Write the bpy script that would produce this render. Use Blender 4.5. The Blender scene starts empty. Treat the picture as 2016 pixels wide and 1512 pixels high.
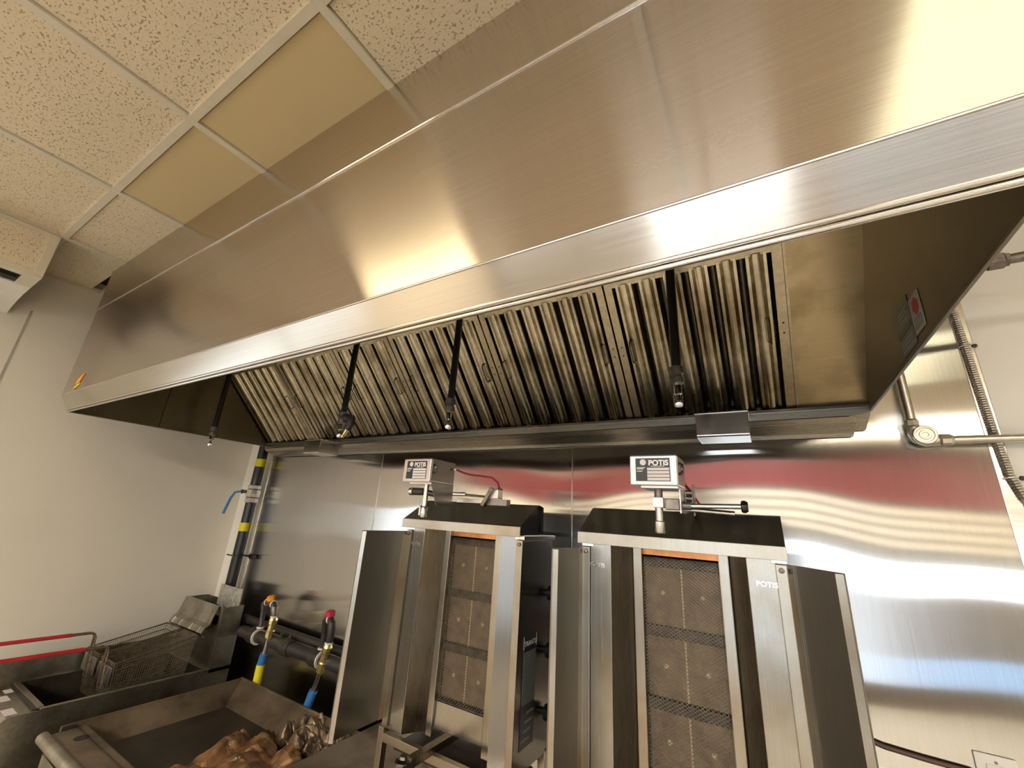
import bpy, bmesh, math, random
from mathutils import Vector, Matrix, noise
R = random.Random(7)
scene = bpy.context.scene
col = scene.collection

# ------------------------------------------------------------------ camera
cam_d = bpy.data.cameras.new('camera')
cam = bpy.data.objects.new('camera', cam_d); col.objects.link(cam)
cam_d.sensor_fit = 'HORIZONTAL'; cam_d.sensor_width = 36.0
cam_d.lens = 809.44 / 2016 * 36.0
cam_d.clip_start = 0.02; cam_d.clip_end = 60
yaw, pitch, roll = 0.5566, 0.3155, 0.0641
fw = Vector((-math.sin(yaw)*math.cos(pitch), math.cos(yaw)*math.cos(pitch), math.sin(pitch)))
rt = Vector((math.cos(yaw), math.sin(yaw), 0)); up = rt.cross(fw)
r2 = math.cos(roll)*rt + math.sin(roll)*up; u2 = -math.sin(roll)*rt + math.cos(roll)*up
cam.matrix_world = Matrix(((r2.x, u2.x, -fw.x, -0.0115), (r2.y, u2.y, -fw.y, -1.5664),
                           (r2.z, u2.z, -fw.z, 1.62), (0, 0, 0, 1)))
scene.camera = cam

# ------------------------------------------------------------------ light, world, exposure
w = bpy.data.worlds.new('world'); scene.world = w; w.use_nodes = True
bg = w.node_tree.nodes['Background']; bg.inputs[0].default_value = (0.55, 0.72, 1.0, 1); bg.inputs[1].default_value = 1.0
LIGHT_EMIT = 28.0            # ceiling troffers
LIGHT_COL = (1.0, 0.86, 0.63)
COOL_COL = (0.97, 0.96, 0.92)     # tint of the two cool lamps added over the shop floor
WINDOW_EMIT = 3.4           # daylight in the shop windows behind the camera, also scales the added panes
WINDOW_COL = (0.90, 0.96, 1.0)
scene.view_settings.view_transform = 'Standard'
scene.view_settings.look = 'None'
scene.view_settings.gamma = 1.0
scene.view_settings.use_curve_mapping = False
scene.view_settings.exposure = 0.55
cy = scene.cycles
cy.use_denoising = True
cy.max_bounces = 8; cy.diffuse_bounces = 4; cy.glossy_bounces = 5
cy.use_adaptive_sampling = True; cy.adaptive_threshold = 0.025
cy.sample_clamp_indirect = 6.0
cy.caustics_reflective = False; cy.caustics_refractive = False

# ------------------------------------------------------------------ geometry helpers
class MB:
    """collects polygons of one mesh"""
    def __init__(s): s.v = []; s.f = []
    def add(s, vs, fs):
        n = len(s.v); s.v += [tuple(a) for a in vs]; s.f += [tuple(i+n for i in f) for f in fs]; return s
    def box(s, x0, x1, y0, y1, z0, z1):
        if x0 > x1: x0, x1 = x1, x0
        if y0 > y1: y0, y1 = y1, y0
        if z0 > z1: z0, z1 = z1, z0
        return s.add([(x0,y0,z0),(x1,y0,z0),(x1,y1,z0),(x0,y1,z0),(x0,y0,z1),(x1,y0,z1),(x1,y1,z1),(x0,y1,z1)],
                     [(0,3,2,1),(4,5,6,7),(0,1,5,4),(1,2,6,5),(2,3,7,6),(3,0,4,7)])
    def prism(s, poly, a, b, axis='x'):
        """closed polygon of 2-D points swept from a to b along an axis"""
        n = len(poly)
        def P(q, t):
            return {'x': (t,q[0],q[1]), 'y': (q[0],t,q[1]), 'z': (q[0],q[1],t)}[axis]
        vs = [P(q,a) for q in poly] + [P(q,b) for q in poly]
        fs = [(i,(i+1)%n,(i+1)%n+n,i+n) for i in range(n)] + [tuple(range(n))[::-1], tuple(range(n,2*n))]
        return s.add(vs, fs)
    def sheet(s, path, a, b, t=0.002, axis='x'):
        """open 2-D path given thickness t and swept"""
        L = []; Rr = []
        for i, q in enumerate(path):
            p0 = path[max(i-1,0)]; p1 = path[min(i+1,len(path)-1)]
            dx, dy = p1[0]-p0[0], p1[1]-p0[1]; l = math.hypot(dx,dy) or 1
            nx, ny = -dy/l*t/2, dx/l*t/2
            L.append((q[0]+nx,q[1]+ny)); Rr.append((q[0]-nx,q[1]-ny))
        # one quad strip prism per segment keeps it valid for any bend
        n = len(path)
        def P(q, u):
            return {'x': (u,q[0],q[1]), 'y': (q[0],u,q[1]), 'z': (q[0],q[1],u)}[axis]
        vs = [P(q,a) for q in L] + [P(q,b) for q in L] + [P(q,a) for q in Rr] + [P(q,b) for q in Rr]
        fs = []
        for i in range(n-1):
            fs.append((i,i+1,n+i+1,n+i)); fs.append((2*n+i,3*n+i,3*n+i+1,2*n+i+1))
            fs.append((i,2*n+i,2*n+i+1,i+1)); fs.append((n+i,n+i+1,3*n+i+1,3*n+i))
        fs.append((0,n,3*n,2*n)); fs.append((n-1,3*n-1,4*n-1,2*n-1)) if False else fs.append((n-1,2*n+n-1,3*n+n-1,n+n-1))
        return s.add(vs, fs)
    def tube(s, pts, r, seg=10, caps=True):
        pts = [Vector(p) for p in pts]; n = len(pts); rs = r if isinstance(r,(list,tuple)) else [r]*n
        vs = []; fs = []; ref = None
        for i, p in enumerate(pts):
            d = (pts[min(i+1,n-1)]-pts[max(i-1,0)]).normalized()
            if ref is None:
                ref = Vector((0,0,1)) if abs(d.z) < .9 else Vector((1,0,0))
            a = (ref - d*ref.dot(d)).normalized(); ref = a; b = d.cross(a)
            for k in range(seg):
                t = 2*math.pi*k/seg; vs.append(p + (a*math.cos(t)+b*math.sin(t))*rs[i])
        for i in range(n-1):
            for k in range(seg):
                k2 = (k+1)%seg; fs.append((i*seg+k,i*seg+k2,(i+1)*seg+k2,(i+1)*seg+k))
        if caps: fs += [tuple(range(seg))[::-1], tuple(range((n-1)*seg,n*seg))]
        return s.add(vs, fs)
    def lathe(s, prof, o, axis=(0,0,1), seg=16):
        """profile of (distance along axis, radius) from point o"""
        ax = Vector(axis).normalized(); o = Vector(o)
        return s.tube_prof([(o+ax*d, r) for d, r in prof], ax, seg)
    def tube_prof(s, pr, ax, seg):
        ref = Vector((0,0,1)) if abs(ax.z) < .9 else Vector((1,0,0))
        a = (ref-ax*ref.dot(ax)).normalized(); b = ax.cross(a); n = len(pr); vs = []; fs = []
        for p, r in pr:
            for k in range(seg):
                t = 2*math.pi*k/seg; vs.append(p+(a*math.cos(t)+b*math.sin(t))*r)
        for i in range(n-1):
            for k in range(seg):
                k2 = (k+1)%seg; fs.append((i*seg+k,i*seg+k2,(i+1)*seg+k2,(i+1)*seg+k))
        fs += [tuple(range(seg))[::-1], tuple(range((n-1)*seg,n*seg))]
        return s.add(vs, fs)
    def plate(s, p0, p1, z0, z1, t=0.003):
        """vertical plate between two plan points"""
        d = Vector((p1[0]-p0[0],p1[1]-p0[1])).normalized(); nx, ny = -d.y*t/2, d.x*t/2
        return s.prism([(p0[0]+nx,p0[1]+ny),(p0[0]-nx,p0[1]-ny),(p1[0]-nx,p1[1]-ny),(p1[0]+nx,p1[1]+ny)], z0, z1, 'z')
    def mesh(s, off=(0,0,0), smooth=False, bevel=0):
        me = bpy.data.meshes.new('m'); o = Vector(off)
        me.from_pydata([Vector(v)-o for v in s.v], [], s.f)
        bm = bmesh.new(); bm.from_mesh(me); bmesh.ops.recalc_face_normals(bm, faces=bm.faces)
        if bevel:
            es = [e for e in bm.edges if len(e.link_faces) == 2 and e.calc_face_angle(0) > .6]
            bmesh.ops.bevel(bm, geom=es, offset=bevel, segments=2, profile=.6, affect='EDGES', clamp_overlap=True)
        bm.to_mesh(me); bm.free()
        if smooth:
            me.polygons.foreach_set('use_smooth', [True]*len(me.polygons))
            me.set_sharp_from_angle(angle=math.radians(38))
        me.update(); return me
    def build(s, name, mat, parent=None, smooth=False, bevel=0):
        off = OFF.get(parent.name, Vector()) if parent else Vector()
        me = s.mesh(off, smooth, bevel); me.materials.append(mat)
        return link(name, me, parent, off)
OFF = {}
def link(name, data, parent, off):
    o = bpy.data.objects.new(name, data); col.objects.link(o)
    if parent: o.parent = parent
    OFF[o.name] = Vector(off); return o
def thing(name, label, cat, loc=(0,0,0), group=None, kind=None):
    o = bpy.data.objects.new(name, None); col.objects.link(o); o.location = loc; o.empty_display_size = .05
    OFF[o.name] = Vector(loc); o['label'] = label
    if kind: o['kind'] = kind
    else: o['category'] = cat
    if group: o['group'] = group
    return o
def tag(o, label, cat, group=None):
    o['label'] = label; o['category'] = cat
    if group: o['group'] = group
    return o
def struct(o): o['kind'] = 'structure'; return o
def text(name, body, size, loc, mat, parent, rot=(math.pi/2,0,0), extrude=.0004, align='LEFT', sx=1.0, bold=0.0):
    cu = bpy.data.curves.new(name, 'FONT'); cu.body = body; cu.size = size; cu.extrude = extrude; cu.align_x = align
    cu.offset = bold
    tmp = bpy.data.objects.new('tmp_text', cu); col.objects.link(tmp)
    dg = bpy.context.evaluated_depsgraph_get(); dg.update()
    me = bpy.data.meshes.new_from_object(tmp.evaluated_get(dg)); bpy.data.objects.remove(tmp)
    me.materials.clear(); me.materials.append(mat)
    off = OFF.get(parent.name, Vector()) if parent else Vector()
    M = Matrix.Translation(Vector(loc)-off) @ Matrix.Rotation(rot[2],4,'Z') @ Matrix.Rotation(rot[1],4,'Y') @ Matrix.Rotation(rot[0],4,'X') @ Matrix.Scale(sx,4,(1,0,0))
    me.transform(M); return link(name, me, parent, off)

# ------------------------------------------------------------------ materials
def nodes(name):
    m = bpy.data.materials.new(name); m.use_nodes = True; nt = m.node_tree
    return m, nt, nt.nodes['Principled BSDF'], nt.links
def coords(nt, scale):
    g = nt.nodes.new('ShaderNodeNewGeometry'); mp = nt.nodes.new('ShaderNodeMapping'); mp.inputs['Scale'].default_value = scale
    nt.links.new(g.outputs['Position'], mp.inputs['Vector']); return mp.outputs[0]
def noise_tex(nt, scale, detail=4, vec=(1,1,1), rough=.55):
    n = nt.nodes.new('ShaderNodeTexNoise'); n.inputs['Scale'].default_value = scale; n.inputs['Detail'].default_value = detail
    n.inputs['Roughness'].default_value = rough; nt.links.new(coords(nt, vec), n.inputs['Vector']); return n.outputs['Fac']
def ramp(nt, fac, stops):
    r = nt.nodes.new('ShaderNodeValToRGB'); e = r.color_ramp.elements
    while len(e) < len(stops): e.new(.5)
    for k, (p, c) in enumerate(stops): e[k].position = p; e[k].color = (*c,1) if len(c) == 3 else c
    nt.links.new(fac, r.inputs[0]); return r.outputs[0]
def bump(nt, b, h, strength, dist=.002, prev=None):
    n = nt.nodes.new('ShaderNodeBump'); n.inputs['Strength'].default_value = strength; n.inputs['Distance'].default_value = dist
    nt.links.new(h, n.inputs['Height'])
    if prev: nt.links.new(prev, n.inputs['Normal'])
    nt.links.new(n.outputs[0], b.inputs['Normal']); return n.outputs[0]
def mixc(nt, fac, a, b, mode='MIX'):
    m = nt.nodes.new('ShaderNodeMix'); m.data_type = 'RGBA'; m.blend_type = mode
    for s, v in ((m.inputs[0],fac),(m.inputs[6],a),(m.inputs[7],b)):
        if isinstance(v,(int,float)): s.default_value = v
        elif isinstance(v,tuple): s.default_value = (*v,1)
        else: nt.links.new(v, s)
    return m.outputs[2]
def plain(name, c, rough=.5, metal=0.0, var=.12, scale=14, bmp=0, spec=.5):
    m, nt, b, L = nodes(name); f = noise_tex(nt, scale)
    lo = tuple(x*(1-var) for x in c); hi = tuple(min(1,x*(1+var)) for x in c)
    L.new(ramp(nt, f, [(.3,lo),(.7,hi)]), b.inputs['Base Color'])
    b.inputs['Roughness'].default_value = rough; b.inputs['Metallic'].default_value = metal
    b.inputs['Specular IOR Level'].default_value = spec
    if bmp: bump(nt, b, noise_tex(nt, scale*4), bmp)
    return m
def steel(name, c=(.62,.60,.57), rough=.26, aniso=.75, tan=(1,0,0), grain=(4,400,400), var=.06, dirt=None, wave=0, wscale=(1,1,1), gs=.04, smear=None):
    """brushed stainless: blur runs along tan, grain lines across it"""
    m, nt, b, L = nodes(name)
    g = noise_tex(nt, 1.0, 3, grain, .6)
    base = ramp(nt, g, [(.3,tuple(x*(1-var) for x in c)),(.7,tuple(min(1,x*(1+var)) for x in c))])
    if dirt:
        d = noise_tex(nt, dirt[1], 5); base = mixc(nt, ramp(nt, d, [(.42,(0,0,0)),(.75,(1,1,1))]), base, dirt[0])
    L.new(base, b.inputs['Base Color']); b.inputs['Metallic'].default_value = 1.0
    mr = nt.nodes.new('ShaderNodeMapRange'); L.new(g, mr.inputs[0]); mr.inputs[3].default_value = rough*.85; mr.inputs[4].default_value = rough*1.15
    L.new(mr.outputs[0], b.inputs['Roughness'])
    b.inputs['Anisotropic'].default_value = aniso
    v = nt.nodes.new('ShaderNodeCombineXYZ')
    for k in range(3): v.inputs[k].default_value = tan[k]
    L.new(v.outputs[0], b.inputs['Tangent'])
    pr = bump(nt, b, g, gs, .0006)
    if wave: pr = bump(nt, b, noise_tex(nt, 1.0, 1, wscale, .3), 1.0, wave, pr)
    if smear:          # second, much longer lobe of the brushed surface
        gl = nt.nodes.new('ShaderNodeBsdfAnisotropic'); mx = nt.nodes.new('ShaderNodeMixShader'); mx.inputs[0].default_value = smear[2]
        L.new(base, gl.inputs['Color']); gl.inputs['Roughness'].default_value = smear[0]; gl.inputs['Anisotropy'].default_value = smear[1]
        L.new(v.outputs[0], gl.inputs['Tangent']); L.new(pr, gl.inputs['Normal'])
        L.new(b.outputs[0], mx.inputs[1]); L.new(gl.outputs[0], mx.inputs[2])
        L.new(mx.outputs[0], nt.nodes['Material Output'].inputs['Surface'])
    return m
def emit(name, c, s):
    m = bpy.data.materials.new(name); m.use_nodes = True; nt = m.node_tree; nt.nodes.clear()
    e = nt.nodes.new('ShaderNodeEmission'); o = nt.nodes.new('ShaderNodeOutputMaterial'); nt.links.new(e.outputs[0], o.inputs[0])
    e.inputs[0].default_value = (*c,1); e.inputs[1].default_value = s; return m, nt, e

M_wall = plain('painted_wall', (.75,.70,.61), .42, var=.03, scale=3)
M_wallb = plain('painted_back_wall', (.84,.82,.76), .5, var=.04, scale=4)
M_floor = plain('quarry_floor', (.42,.37,.30), .5, var=.15, scale=5)
M_tbar = plain('tbar_paint', (.66,.60,.47), .4, var=.04)
M_white = plain('white_paint', (.8,.79,.75), .4, var=.03)
M_red = plain('red_fascia', (.175,.018,.023), .4, var=.05)
M_grey = plain('grey_board', (.25,.24,.23), .5, var=.05)
M_cream = plain('cream_board', (.72,.67,.58), .5, var=.05)
M_dark = plain('dark_cavity', (.018,.016,.013), .7)
M_black = plain('black_paint', (.012,.012,.012), .28, var=.2)
M_blackg = plain('black_grimy_iron', (.03,.026,.022), .45, var=.4, scale=30, bmp=.2)
M_slope = plain('dark_reflection_steel', (.010,.008,.006), .22)  # black put into the colour for the dark hood reflected in the caps
M_knob = plain('black_knob', (.01,.01,.01), .15)
M_rubred = plain('red_plastic', (.42,.02,.025), .45, var=.15)
M_redcable = plain('red_cable', (.30,.012,.022), .3)
M_yellow = plain('yellow_label', (.80,.70,.03), .5, var=.08)
M_blue = plain('blue_sleeve', (.05,.20,.50), .4, var=.15)
M_brass = plain('brass', (.90,.74,.36), .28, 1.0, var=.2, scale=60)
M_orange = plain('orange_cap', (.85,.33,.02), .4)
M_redcap = plain('red_cap', (.62,.03,.07), .35)
M_chrome = plain('chrome', (.78,.79,.80), .12, 1.0, var=.03)
M_iron = plain('cast_fitting', (.20,.18,.16), .4, .9, var=.3, scale=60)
M_galv = plain('galvanised', (.60,.58,.54), .3, 1.0, var=.12, scale=50)
M_seal = plain('pipe_thread_tape', (.75,.70,.62), .6)
M_paper = plain('paper_label', (.72,.68,.66), .6, var=.06)
M_ink = plain('black_print', (.02,.02,.025), .35)
M_whiteink = plain('white_print', (.85,.85,.85), .5, var=.02)
M_copperb = plain('heat_tint', (.62,.28,.12), .35, 1.0, var=.3, scale=20)
M_cordb = plain('brown_cord', (.10,.05,.035), .5)
M_outlet = plain('outlet_plate', (.80,.78,.72), .35, var=.03)
M_sky = plain('pale_blue_panel', (.35,.55,.85), .4)

# hood: grain along x, reflections smear up and down
M_hood = steel('hood_brushed_steel', (.63,.58,.535), .235, 1.0, (0,0,1), (3,300,500), wave=.005, wscale=(1.3,1,1.6), smear=(.11,-.86,.8))
M_lip = steel('hood_lip_steel', (.56,.52,.46), .20, .9, (0,.45,.9), (3,300,500))
M_hem = steel('hood_hem_steel', (.70,.68,.65), .16, .5, (0,0,1), (3,300,300))
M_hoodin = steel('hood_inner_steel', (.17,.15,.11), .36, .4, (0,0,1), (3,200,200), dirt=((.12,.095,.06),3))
M_blank = steel('blank_panel_steel', (.48,.40,.26), .34, .5, (0,.7,.7), (3,300,300), dirt=((.22,.17,.09),6))
M_trough = steel('trough_steel', (.42,.39,.34), .28, .6, (0,0,1), (3,300,300), var=.02, gs=.01)
M_baffle = steel('galvanised_baffle', (.56,.52,.41), .22, .7, (1,0,0), (60,60,60), var=.16, dirt=((.20,.16,.10),7))
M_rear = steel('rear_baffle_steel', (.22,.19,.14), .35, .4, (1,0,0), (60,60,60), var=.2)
M_frame = steel('filter_frame', (.46,.41,.31), .32, .4, (1,0,0), (60,60,60), var=.16)
# wall sheets: grain upright, reflections smear sideways
M_sheet = steel('wall_sheet_steel', (.58,.575,.565), .135, 1.0, (1,0,0), (500,300,4), var=.05, wave=.030, wscale=(1.5,1,.9), gs=.003, smear=(.12,-.85,.55))
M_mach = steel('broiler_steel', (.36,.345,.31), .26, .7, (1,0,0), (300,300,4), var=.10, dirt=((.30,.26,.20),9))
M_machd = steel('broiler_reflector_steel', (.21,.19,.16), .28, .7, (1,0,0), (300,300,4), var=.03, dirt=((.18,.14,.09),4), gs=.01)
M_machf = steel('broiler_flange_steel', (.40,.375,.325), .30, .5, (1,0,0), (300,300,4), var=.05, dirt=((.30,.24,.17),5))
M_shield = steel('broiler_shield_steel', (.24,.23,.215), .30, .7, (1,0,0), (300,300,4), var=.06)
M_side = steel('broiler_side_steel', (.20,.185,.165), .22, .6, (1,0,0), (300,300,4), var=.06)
M_motor = steel('motor_box_steel', (.66,.62,.60), .30, .4, (1,0,0), (4,300,300), var=.04)
M_burn = plain('ceramic_burner', (.22,.165,.11), .8, var=.3, scale=22)
M_seam = plain('burner_seam', (.62,.52,.33), .7, var=.2, scale=120)
M_mesh = plain('burner_mesh_wire', (.17,.14,.105), .45, .8, var=.3, scale=40)
M_bar = plain('burner_bar', (.075,.066,.058), .6, .6, var=.5, scale=45)
M_fry = steel('fryer_steel', (.44,.42,.36), .36, .3, (1,0,0), (80,80,80), var=.14, dirt=((.21,.175,.125),7))
M_fryin = plain('fryer_tank_grease', (.055,.045,.032), .35, .5, var=.5, scale=9)
M_grease = plain('burnt_grease', (.026,.018,.010), .5, .0, var=.6, scale=12, bmp=.3)
M_tray = plain('greasy_tray_metal', (.19,.145,.095), .45, .6, var=.65, scale=5, bmp=.15)
M_basket = plain('basket_wire', (.20,.155,.11), .45, .8, var=.4, scale=60)
M_foil = plain('greasy_brown_foil', (.23,.115,.05), .38, .35, var=.7, scale=16)
M_foil2 = plain('grimy_crumpled_foil', (.18,.125,.08), .36, .6, var=.6, scale=22)
M_table = steel('table_steel', (.42,.36,.30), .35, .3, (1,0,0), (5,300,300), dirt=((.2,.15,.1),6))

def tile_mat(name, base, pit, smooth=False):
    m, nt, b, L = nodes(name); b.inputs['Roughness'].default_value = .85; b.inputs['Specular IOR Level'].default_value = .2
    big = noise_tex(nt, 2.2, 2)
    c = ramp(nt, big, [(.3,tuple(x*.95 for x in base)),(.7,base)])
    if not smooth:
        n1 = noise_tex(nt, 1, 2, (120,190,120), .5); n2 = noise_tex(nt, 1, 2, (320,320,320), .5)
        f = ramp(nt, n1, [(.335,(1,1,1)),(.40,(0,0,0))]); f2 = ramp(nt, n2, [(.28,(1,1,1)),(.35,(0,0,0))])
        c = mixc(nt, f, c, pit); c = mixc(nt, f2, c, tuple(x*1.15 for x in pit))
        inv = nt.nodes.new('ShaderNodeMath'); inv.operation = 'SUBTRACT'; inv.inputs[0].default_value = 1.0; L.new(f, inv.inputs[1])
        p1 = bump(nt, b, inv.outputs[0], .5, .002)
        bump(nt, b, noise_tex(nt, 180, 2), .15, .002, p1)
    L.new(c, b.inputs['Base Color']); return m
M_tile = tile_mat('fissured_ceiling_tile', (.75,.645,.475), (.40,.31,.20))
M_tile2 = tile_mat('plain_vinyl_ceiling_tile', (.64,.51,.29), (0,0,0), True)

# ------------------------------------------------------------------ key dimensions (metres)
XW = -3.14; XE = 3.2; YF = -5.6; ZF = -0.10; ZC = 2.688
HX0, HX1 = -2.76, 0.262; HY = -1.079; HB = 1.9644; HLIP = 2.036; HCR = 2.4757
S = 0.61

# ------------------------------------------------------------------ room shell
o = struct(MB().box(XW-.1,XE+.1,YF-.1,.1,ZF-.1,ZF).build('floor', M_floor)); o['label'] = 'brown tiled kitchen floor'
o = struct(MB().box(XW-.1,XE+.1,0,.1,ZF,ZC+.1).build('wall_back', M_wallb)); o['label'] = 'cream painted wall behind the cooking line'
wl = struct(MB().box(XW-.1,XW,YF,0,ZF,ZC+.1).build('wall_left', M_wall)); wl['label'] = 'beige painted left wall'
o = struct(MB().box(XW,XW+.0015,-1.237,-1.228,ZF,2.48).build('trim_1', plain('joint_gap_shadow', (.40,.36,.30), .6))); o['label'] = 'thin upright dark line for the shadow gap of a left wall joint'  # strip coloured darker for the shadow in the wall joint
o = struct(MB().box(XE,XE+.1,YF,0,ZF,ZC+.1).build('wall_right', M_wallb)); o['label'] = 'cream painted right wall'
# front wall of the shop (behind the camera, seen only as reflections): piers, sill and head round the openings
fwall = MB()
fwall.box(XW,XE,YF-.1,YF,ZF,.16).box(XW,-.85,YF-.1,YF,.50,1.24).box(.55,XE,YF-.1,YF,.50,1.24).box(XW,XE,YF-.1,YF,1.56,ZC+.1)
fwall.box(XW,-2.9,YF-.1,YF,.16,ZC).box(XW,-.85,YF-.1,YF,.16,.50).box(.55,.9,YF-.1,YF,.16,.50).box(3.0,XE,YF-.1,YF,.16,ZC)
o = struct(fwall.build('wall_front', plain('brown_front_wall', (.12,.095,.07), .5, var=.05))); o['label'] = 'shop front wall with wide windows'
M_win, _, _ = emit('window_daylight', WINDOW_COL, WINDOW_EMIT)
M_win2, _, _ = emit('window_blue_daylight', (.42,.66,1.0), WINDOW_EMIT*.35)
M_lower_pane, _, _ = emit('lower_pane_glow', (.86,.93,1.0), WINDOW_EMIT*.75)  # glow of the pane added below the shop window
M_side_pane, _, _ = emit('side_pane_glow', WINDOW_COL, WINDOW_EMIT*.55)  # glow of the pane added in the left wall
w1 = struct(MB().box(-2.9,3.0,YF-.08,YF-.07,1.24,1.56).build('window_1', M_win)); w1['label'] = 'wide bright shop window'
for k in range(5): MB().box(-2.9+1.18*(k+.98),-2.9+1.18*(k+1.02),YF-.07,YF+.01,1.24,1.56).build('mullion', M_grey, w1)
w2 = struct(MB().box(.9,3.0,YF-.08,YF-.07,.16,.50).build('window_2', M_win2)); w2['label'] = 'low blue-tinted window pane'
w3 = struct(MB().box(-.85,.55,YF-.08,YF-.07,.16,1.24).build('added_pane_3', M_lower_pane)); w3['label'] = 'added glowing pane under the middle of the shop window'  # unseen pane added to put bright streaks on the hood and lip
for x in (-.2,.2): MB().box(x-.02,x+.02,YF-.07,YF+.01,.16,1.24).build('mullion', M_grey, w3)
w4 = struct(MB().box(XW-.002,XW+.004,-3.3,-1.42,1.36,1.70).build('added_pane_4', M_side_pane)); w4['label'] = 'added wide glowing pane in the left wall outside the frame'  # unseen pane added to brighten the reflections in the left wall sheets
for y in (-3.3,-2.36,-1.42): MB().box(XW+.002,XW+.02,y-.02,y+.02,1.34,1.72).build('pane_frame', M_white, w4)
for z in (1.35,1.71): MB().box(XW+.002,XW+.02,-3.32,-1.40,z-.015,z+.015).build('pane_frame', M_white, w4)
fa = struct(MB().box(XW,XE,YF,YF+.05,2.12,2.62).build('trim_2', M_red)); fa['label'] = 'red fascia band above the shop windows'
fb = struct(MB().box(XW,XW+.03,YF+.05,-2.3,1.97,2.42).build('trim_4', M_red)); fb['label'] = 'red fascia band returning along the left wall'
bl = struct(MB().box(XW,XE,YF,YF+.02,1.58,2.11).build('trim_3', M_grey)); bl['label'] = 'cream and grey slatted boards above the windows'
for k in range(4): MB().box(XW,XE,YF+.02,YF+.05,1.70+.105*k,1.76+.105*k).build('board', M_cream, bl)

# ceiling: slab, tees, and separate tiles
ceil = struct(MB().box(XW-.1,XE+.1,YF-.1,.1,ZC+.06,ZC+.12).build('ceiling', M_dark)); ceil['label'] = 'suspended ceiling of cream tiles in a painted grid'
xs = [XW, -2.583, -1.973, -1.363, -.753, -.143, .335, 1.08, 1.687, 2.297, 2.907, XE]
ys = [YF, -4.958, -3.738, -2.518, -1.298, 0.0]
T = .012
L1 = (-1.74,-1.02,-1.97,-1.77)      # 2x2 troffer behind the camera to the left
L2 = (.335,1.08,-2.518,-1.298)         # 2x4 troffer to the right
tile_cache = {}
def tile(x0, x1, y0, y1, mat):
    k = (round(x1-x0,3), round(y1-y0,3), mat.name)
    if k not in tile_cache:
        a, b = (x1-x0)/2-T, (y1-y0)/2-T
        me = MB().box(-a,a,-b,b,0,.016).mesh(bevel=.0015); me.materials.append(mat); tile_cache[k] = me
    o = link('ceiling_tile', tile_cache[k], ceil, (0,0,0)); o.location = ((x0+x1)/2+.003,(y0+y1)/2+.0025,ZC+.006); return o
for i in range(len(xs)-1):
    for j in range(len(ys)-1):
        x0, x1, y0, y1 = xs[i], xs[i+1], ys[j], ys[j+1]
        if i in (2,3) and abs(y0+2.518) < .01:
            tile(x0,x1,L1[3],y1,M_tile); tile(x0,x1,y0,L1[2],M_tile)
            if i == 2: tile(x0,L1[0],L1[2],L1[3],M_tile)
            else: tile(L1[1],x1,L1[2],L1[3],M_tile)
            continue
        if abs(x0-L2[0]) < .01 and abs(y0-L2[2]) < .01: continue
        if j == 1 and i in (1,4,5,8): continue
        if j == 4 and x0 < .3:
            y1 = -1.06                                    # the hood stands through the ceiling here
            if x0 < HX0-.1: pass
        tile(x0,x1,y0,y1,M_tile2 if (j == 4 and i in (2,3)) else M_tile)
tees = [((x-T,x+T),(YF if x != -1.363 else L1[3]+.012,-.9)) for x in xs[1:-1]]
for (a,b),(c,d) in tees: MB().box(a,b,c,d,ZC-.001,ZC+.03).build('ceiling_tee', M_tbar, ceil, bevel=.001)
for y in ys[1:-1]+[L1[2],L1[3]]:
    for i in range(len(xs)-1):
        if y in (L1[2],L1[3]) and i not in (2,3): continue
        if y == -1.298 and i == 4 and False: continue
        MB().box(xs[i]+T,xs[i+1]-T,y-T,y+T,ZC-.001,ZC+.03).build('ceiling_cross_tee', M_tbar, ceil, bevel=.001)
MB().box(XW,XW+.02,YF,-.06,ZC-.002,ZC+.02).build('ceiling_wall_angle', M_tbar, ceil)
MB().box(XW+.02,HX0,-1.03,-1.01,ZC-.002,ZC+.02).build('ceiling_wall_angle', M_tbar, ceil)
def troffer(rect, label, power, tint=LIGHT_COL):
    x0,x1,y0,y1 = rect; cx, cyy = (x0+x1)/2, (y0+y1)/2
    t = thing('ceiling_light', label, 'light', (cx,cyy,ZC-.004), 'ceiling lights behind the camera')
    fr = MB()
    for a in ((x0+T,x0+.02,y0+T,y1-T),(x1-.02,x1-T,y0+T,y1-T),(x0+.02,x1-.02,y0+T,y0+.02),(x0+.02,x1-.02,y1-.02,y1-T)): fr.box(*a,ZC-.004,ZC+.03)
    fr.build('frame', M_white, t)
    m, nt, e = emit('lamp_diffuser', tint, power)
    MB().box(x0+.02,x1-.02,y0+.02,y1-.02,ZC+.002,ZC+.01).build('diffuser', m, t)
    return t
troffer(L1, 'short warm ceiling light seen as the broad glow on the hood left of centre', LIGHT_EMIT*.32, (1.0,.80,.48))
troffer(L2, 'long warm ceiling light seen as the glow at the hood right end', LIGHT_EMIT*.06, (1.0,.90,.60))
troffer((-.753,-.143,-4.958,-3.738), 'added far cool lamp over the unseen shop floor, left of two', LIGHT_EMIT, COOL_COL)  # unseen lamp added for fill and a cool streak on the hood
troffer((-.143,.335,-4.958,-3.738), 'added far cool lamp over the unseen shop floor, right of two', LIGHT_EMIT, COOL_COL)  # second cool lamp, likewise added out of view
troffer((1.687,2.297,-4.958,-3.738), 'added far right warm lamp over the unseen shop floor', LIGHT_EMIT)  # unseen lamp added to brighten the room
troffer((-2.583,-1.973,-4.958,-3.738), 'added far left warm lamp over the unseen shop floor', LIGHT_EMIT)  # unseen fill lamp, added on the left

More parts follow.
